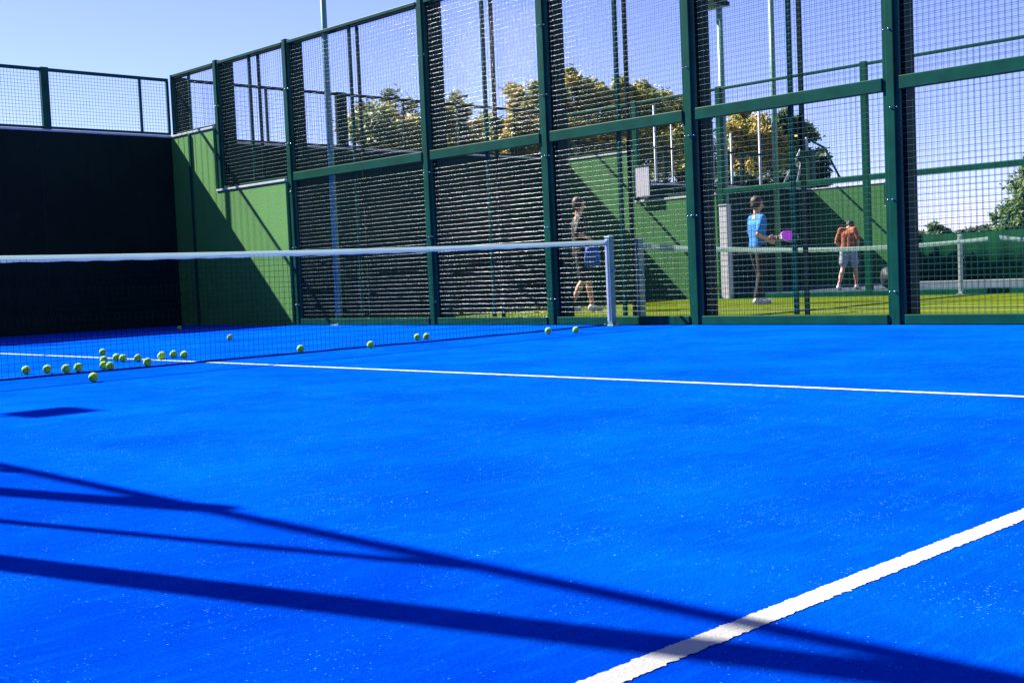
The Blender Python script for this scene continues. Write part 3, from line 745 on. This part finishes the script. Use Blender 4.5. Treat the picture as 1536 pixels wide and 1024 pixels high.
# ------------------------------------------------------------------ trees
def tree(name,x,y,crowns,m,label,h0=0,nleaf=6000,ls=.115,trunk_r=.22,group=None,seed=1,cat='tree',zb=-.12,limb=True):
    """crowns: list of (dx,dy,z,rx,rz) blobs"""
    rnd=random.Random(seed)
    t=empty(name,(x,y,zb))
    if limb:
        b=MB(); top=max(c[2] for c in crowns)
        b.tube((0,0,0),(.1,.05,top*.35),trunk_r,trunk_r*.75,10); b.tube((.1,.05,top*.35),(0,0,top*.8),trunk_r*.75,trunk_r*.3,8)
        for c in crowns: 
            b.tube((.05,0,top*.3),(c[0]*.6,c[1]*.6,c[2]*.8),trunk_r*.4,trunk_r*.2,6); b.tube((c[0]*.6,c[1]*.6,c[2]*.8),(c[0],c[1],c[2]+c[4]*.5),trunk_r*.2,.02,6)
        b.build('trunk',M['bark'],t)
    vs=[];fs=[]
    tot=sum(c[3]**2 for c in crowns)
    for c in crowns:
        n=int(1.9*nleaf*c[3]**2/tot)
        ncl=max(8,int(14*c[3])); cl=[]
        for _ in range(ncl):
            u=Vector((rnd.gauss(0,1),rnd.gauss(0,1),rnd.gauss(0,1))).normalized()*rnd.random()**.35
            cl.append(Vector((c[0]+u.x*c[3],c[1]+u.y*c[3],c[2]+u.z*c[4])))
        for _ in range(n):
            q=rnd.choice(cl); rr=c[3]*.22+.10
            p=q+Vector((rnd.gauss(0,rr*.6),rnd.gauss(0,rr*.6),rnd.gauss(0,rr*.55)))
            if p.z<.1: continue
            a=Vector((rnd.gauss(0,1),rnd.gauss(0,1),rnd.gauss(0,1))).normalized(); bb=a.orthogonal().normalized(); s=ls*(.6+.8*rnd.random())
            o=len(vs); vs+=[p-a*s,p+bb*s*.5,p+a*s,p-bb*s*.5]; fs.append((o,o+1,o+2,o+3))
    b=MB(); b.add(vs,fs,False); b.build('crown' if limb else 'foliage',m,t)
    return tag(t,label,cat,group)
GT='trees behind the courts'
def P3(px,dep):  # bearing helper used once to derive ground positions in front of the lens
    v=F_+R_*((px-768)/1815.8); return (-4.991+dep*v.x,-8.6455+dep*v.y)
def H(px,py,dep): # height of something seen at that row and distance
    v=F_+R_*((px-768)/1815.8)-U_*((py-512)/1815.8); return .595+dep*v.z
def T(px,dep,blobs,m,label,seed,nleaf=6000,**k):
    x,y=P3(px,dep); s=dep/1815.8
    cr=[]
    for (bx,by,rx,rz,dd) in blobs:
        o=(bx-px)*s; cr.append((R_.x*o+dd*.7,R_.y*o+dd*.7,H(bx,by,dep)+.12,rx*s,rz*s))
    return tree('autumn_tree' if m in (M['leaf_gold'],M['leaf_mix']) else 'green_tree',x,y,cr,m,label,nleaf=nleaf,seed=seed,group=GT,**k)
T(600,50,[(560,190,32,30,0),(600,168,38,32,1),(585,205,45,30,-1),(632,195,30,28,0),(600,240,60,40,0)],M['leaf_mix'],'rounded green and ochre tree right of the pale blue pole, leftmost of the row',1,11000)
T(690,52,[(690,168,26,26,0),(672,200,30,30,0),(715,195,28,34,1),(690,235,50,40,0)],M['leaf_gold'],'golden tree behind the glinting wires, second of the row from the left',2,9000)
T(765,58,[(752,195,28,20,0),(780,210,26,22,0),(760,235,40,30,0)],M['leaf_mix'],'low bushy olive tree between two taller ones',3,5000)
T(808,50,[(800,150,26,24,0),(785,180,20,24,0),(825,175,26,30,1),(805,220,40,40,0)],M['leaf_gold'],'upright yellow green tree left of the third fence post',4,8000)
T(880,50,[(872,138,26,28,0),(900,148,24,24,0),(858,170,28,30,1),(905,180,30,30,0),(880,220,55,45,0)],M['leaf_gold'],'tallest yellow green tree, right of the third fence post',5,11000)
T(962,50,[(955,142,28,26,0),(985,160,26,26,0),(938,175,26,28,1),(1000,185,24,26,0),(965,225,60,45,0)],M['leaf_gold'],'ochre tree left of the thick double post above the white board',6,11000)
T(1030,54,[(1015,168,26,26,0),(1045,185,28,28,0),(1030,225,50,45,0)],M['leaf_mix'],'tree mostly hidden behind the thick double post',7,6000)
T(1115,48,[(1112,205,30,30,0),(1135,185,26,28,1),(1120,240,45,38,0),(1160,215,30,40,0)],M['leaf_gold'],'rusty gold tree above the person in the blue shirt',8,9000)
T(1200,50,[(1190,190,22,26,0),(1205,215,24,26,0),(1188,235,34,34,1),(1222,240,20,16,0)],M['leaf_green'],'dark green tree right of the rusty gold one',9,7000)
T(1570,55,[(1580,250,40,40,0),(1550,285,28,34,0),(1535,325,28,26,1),(1580,310,55,50,0),(1515,350,24,14,0)],M['leaf_green'],'leafy green tree at the right edge of the picture',10,10000)
T(1408,60,[(1410,348,14,14,0),(1395,362,20,12,0),(1422,360,12,14,0)],M['leaf_green'],'small round green bush beyond the slim white net post',11,2500,trunk_r=.08)
# hedge: one clipped run
rnd=random.Random(5)
def hedge(label,pa,pb,h,th,n,seed,ls=.14):
    rnd=random.Random(seed); t=empty('hedge',(pa[0],pa[1],-.12)); d=Vector((pb[0]-pa[0],pb[1]-pa[1],0)); L=d.length; d/=L; nr=Vector((-d.y,d.x,0))
    vs=[];fs=[]
    for _ in range(n):
        u=rnd.random()*L; hh=h*(1+.10*math.sin(u*.5+seed)+.05*math.sin(u*1.7)); z=rnd.random()**.6*hh; q=(rnd.random()-.5)*th
        p=d*u+nr*q+Vector((0,0,z)); a=Vector((rnd.gauss(0,1),rnd.gauss(0,1),rnd.gauss(0,1))).normalized(); bb=a.orthogonal().normalized(); s=ls*(.6+.8*rnd.random())
        o=len(vs); vs+=[p-a*s,p+bb*s*.55,p+a*s,p-bb*s*.55]; fs.append((o,o+1,o+2,o+3))
    b=MB(); b.add(vs,fs); b.build('foliage',M['leaf_dark'],t)
    b=MB()
    for k in range(int(L/2.5)):
        p=d*(k*2.5+1); b.tube(p,p+Vector((rnd.gauss(0,.1),rnd.gauss(0,.1),h*.8)),.06,.03,6)
    b.build('stems',M['bark'],t)
    return tag(t,label,'hedge')
hedge('tall dark green hedge below the row of autumn trees',P3(900,44),P3(1245,44),4.1,1.6,26000,3,.17)
hedge('low dark green hedge far away at the right edge',P3(1330,62),P3(1680,58),2.0,1.6,14000,4,.17)

# added evergreen screen left of the courts, unseen; blocks low sky to deepen shade
t=empty('hedge',(-10.2,-2,-.12))
rnd=random.Random(12)
b=MB(); n=36; vs=[]; fs=[]
prof=[(1.1,0),(1.25,2.5),(1.1,5.5),(.6,7.6),(0,8.3),(-.6,7.6),(-1.1,5.5),(-1.25,2.5),(-1.1,0)]
for i in range(n+1):
    y=-19+38*i/n
    for (px,pz) in prof:
        vs.append((px*(.8+.15*math.sin(i*1.9+pz)),y,pz*(1+.05*math.sin(i*1.3)+.03*math.sin(i*3.1+pz))))
k=len(prof)
for i in range(n):
    for j in range(k-1): fs.append((i*k+j,i*k+j+1,(i+1)*k+j+1,(i+1)*k+j))
fs+=[tuple(range(k)),tuple(reversed(range(n*k,n*k+k)))]
b.add(vs,fs,True); b.build('blocker_core',M['bark'],t)
vs=[];fs=[]
for _ in range(16000):
    y=rnd.uniform(-19,19); j=rnd.randrange(k-1); u=rnd.random(); p0=prof[j]; p1=prof[j+1]
    p=Vector((p0[0]+(p1[0]-p0[0])*u,y,p0[1]+(p1[1]-p0[1])*u))+Vector((rnd.gauss(0,.15),0,rnd.gauss(0,.15)))
    a=Vector((rnd.gauss(0,1),rnd.gauss(0,1),rnd.gauss(0,1))).normalized(); q=a.orthogonal().normalized(); z=.16*(.6+.8*rnd.random())
    o=len(vs); vs+=[p-a*z,p+q*z*.5,p+a*z,p-q*z*.5]; fs.append((o,o+1,o+2,o+3))
b=MB(); b.add(vs,fs); b.build('foliage',M['leaf_dark'],t)
tag(t,'added evergreen sky blocker along the left side of the blue court, outside the view','hedge')
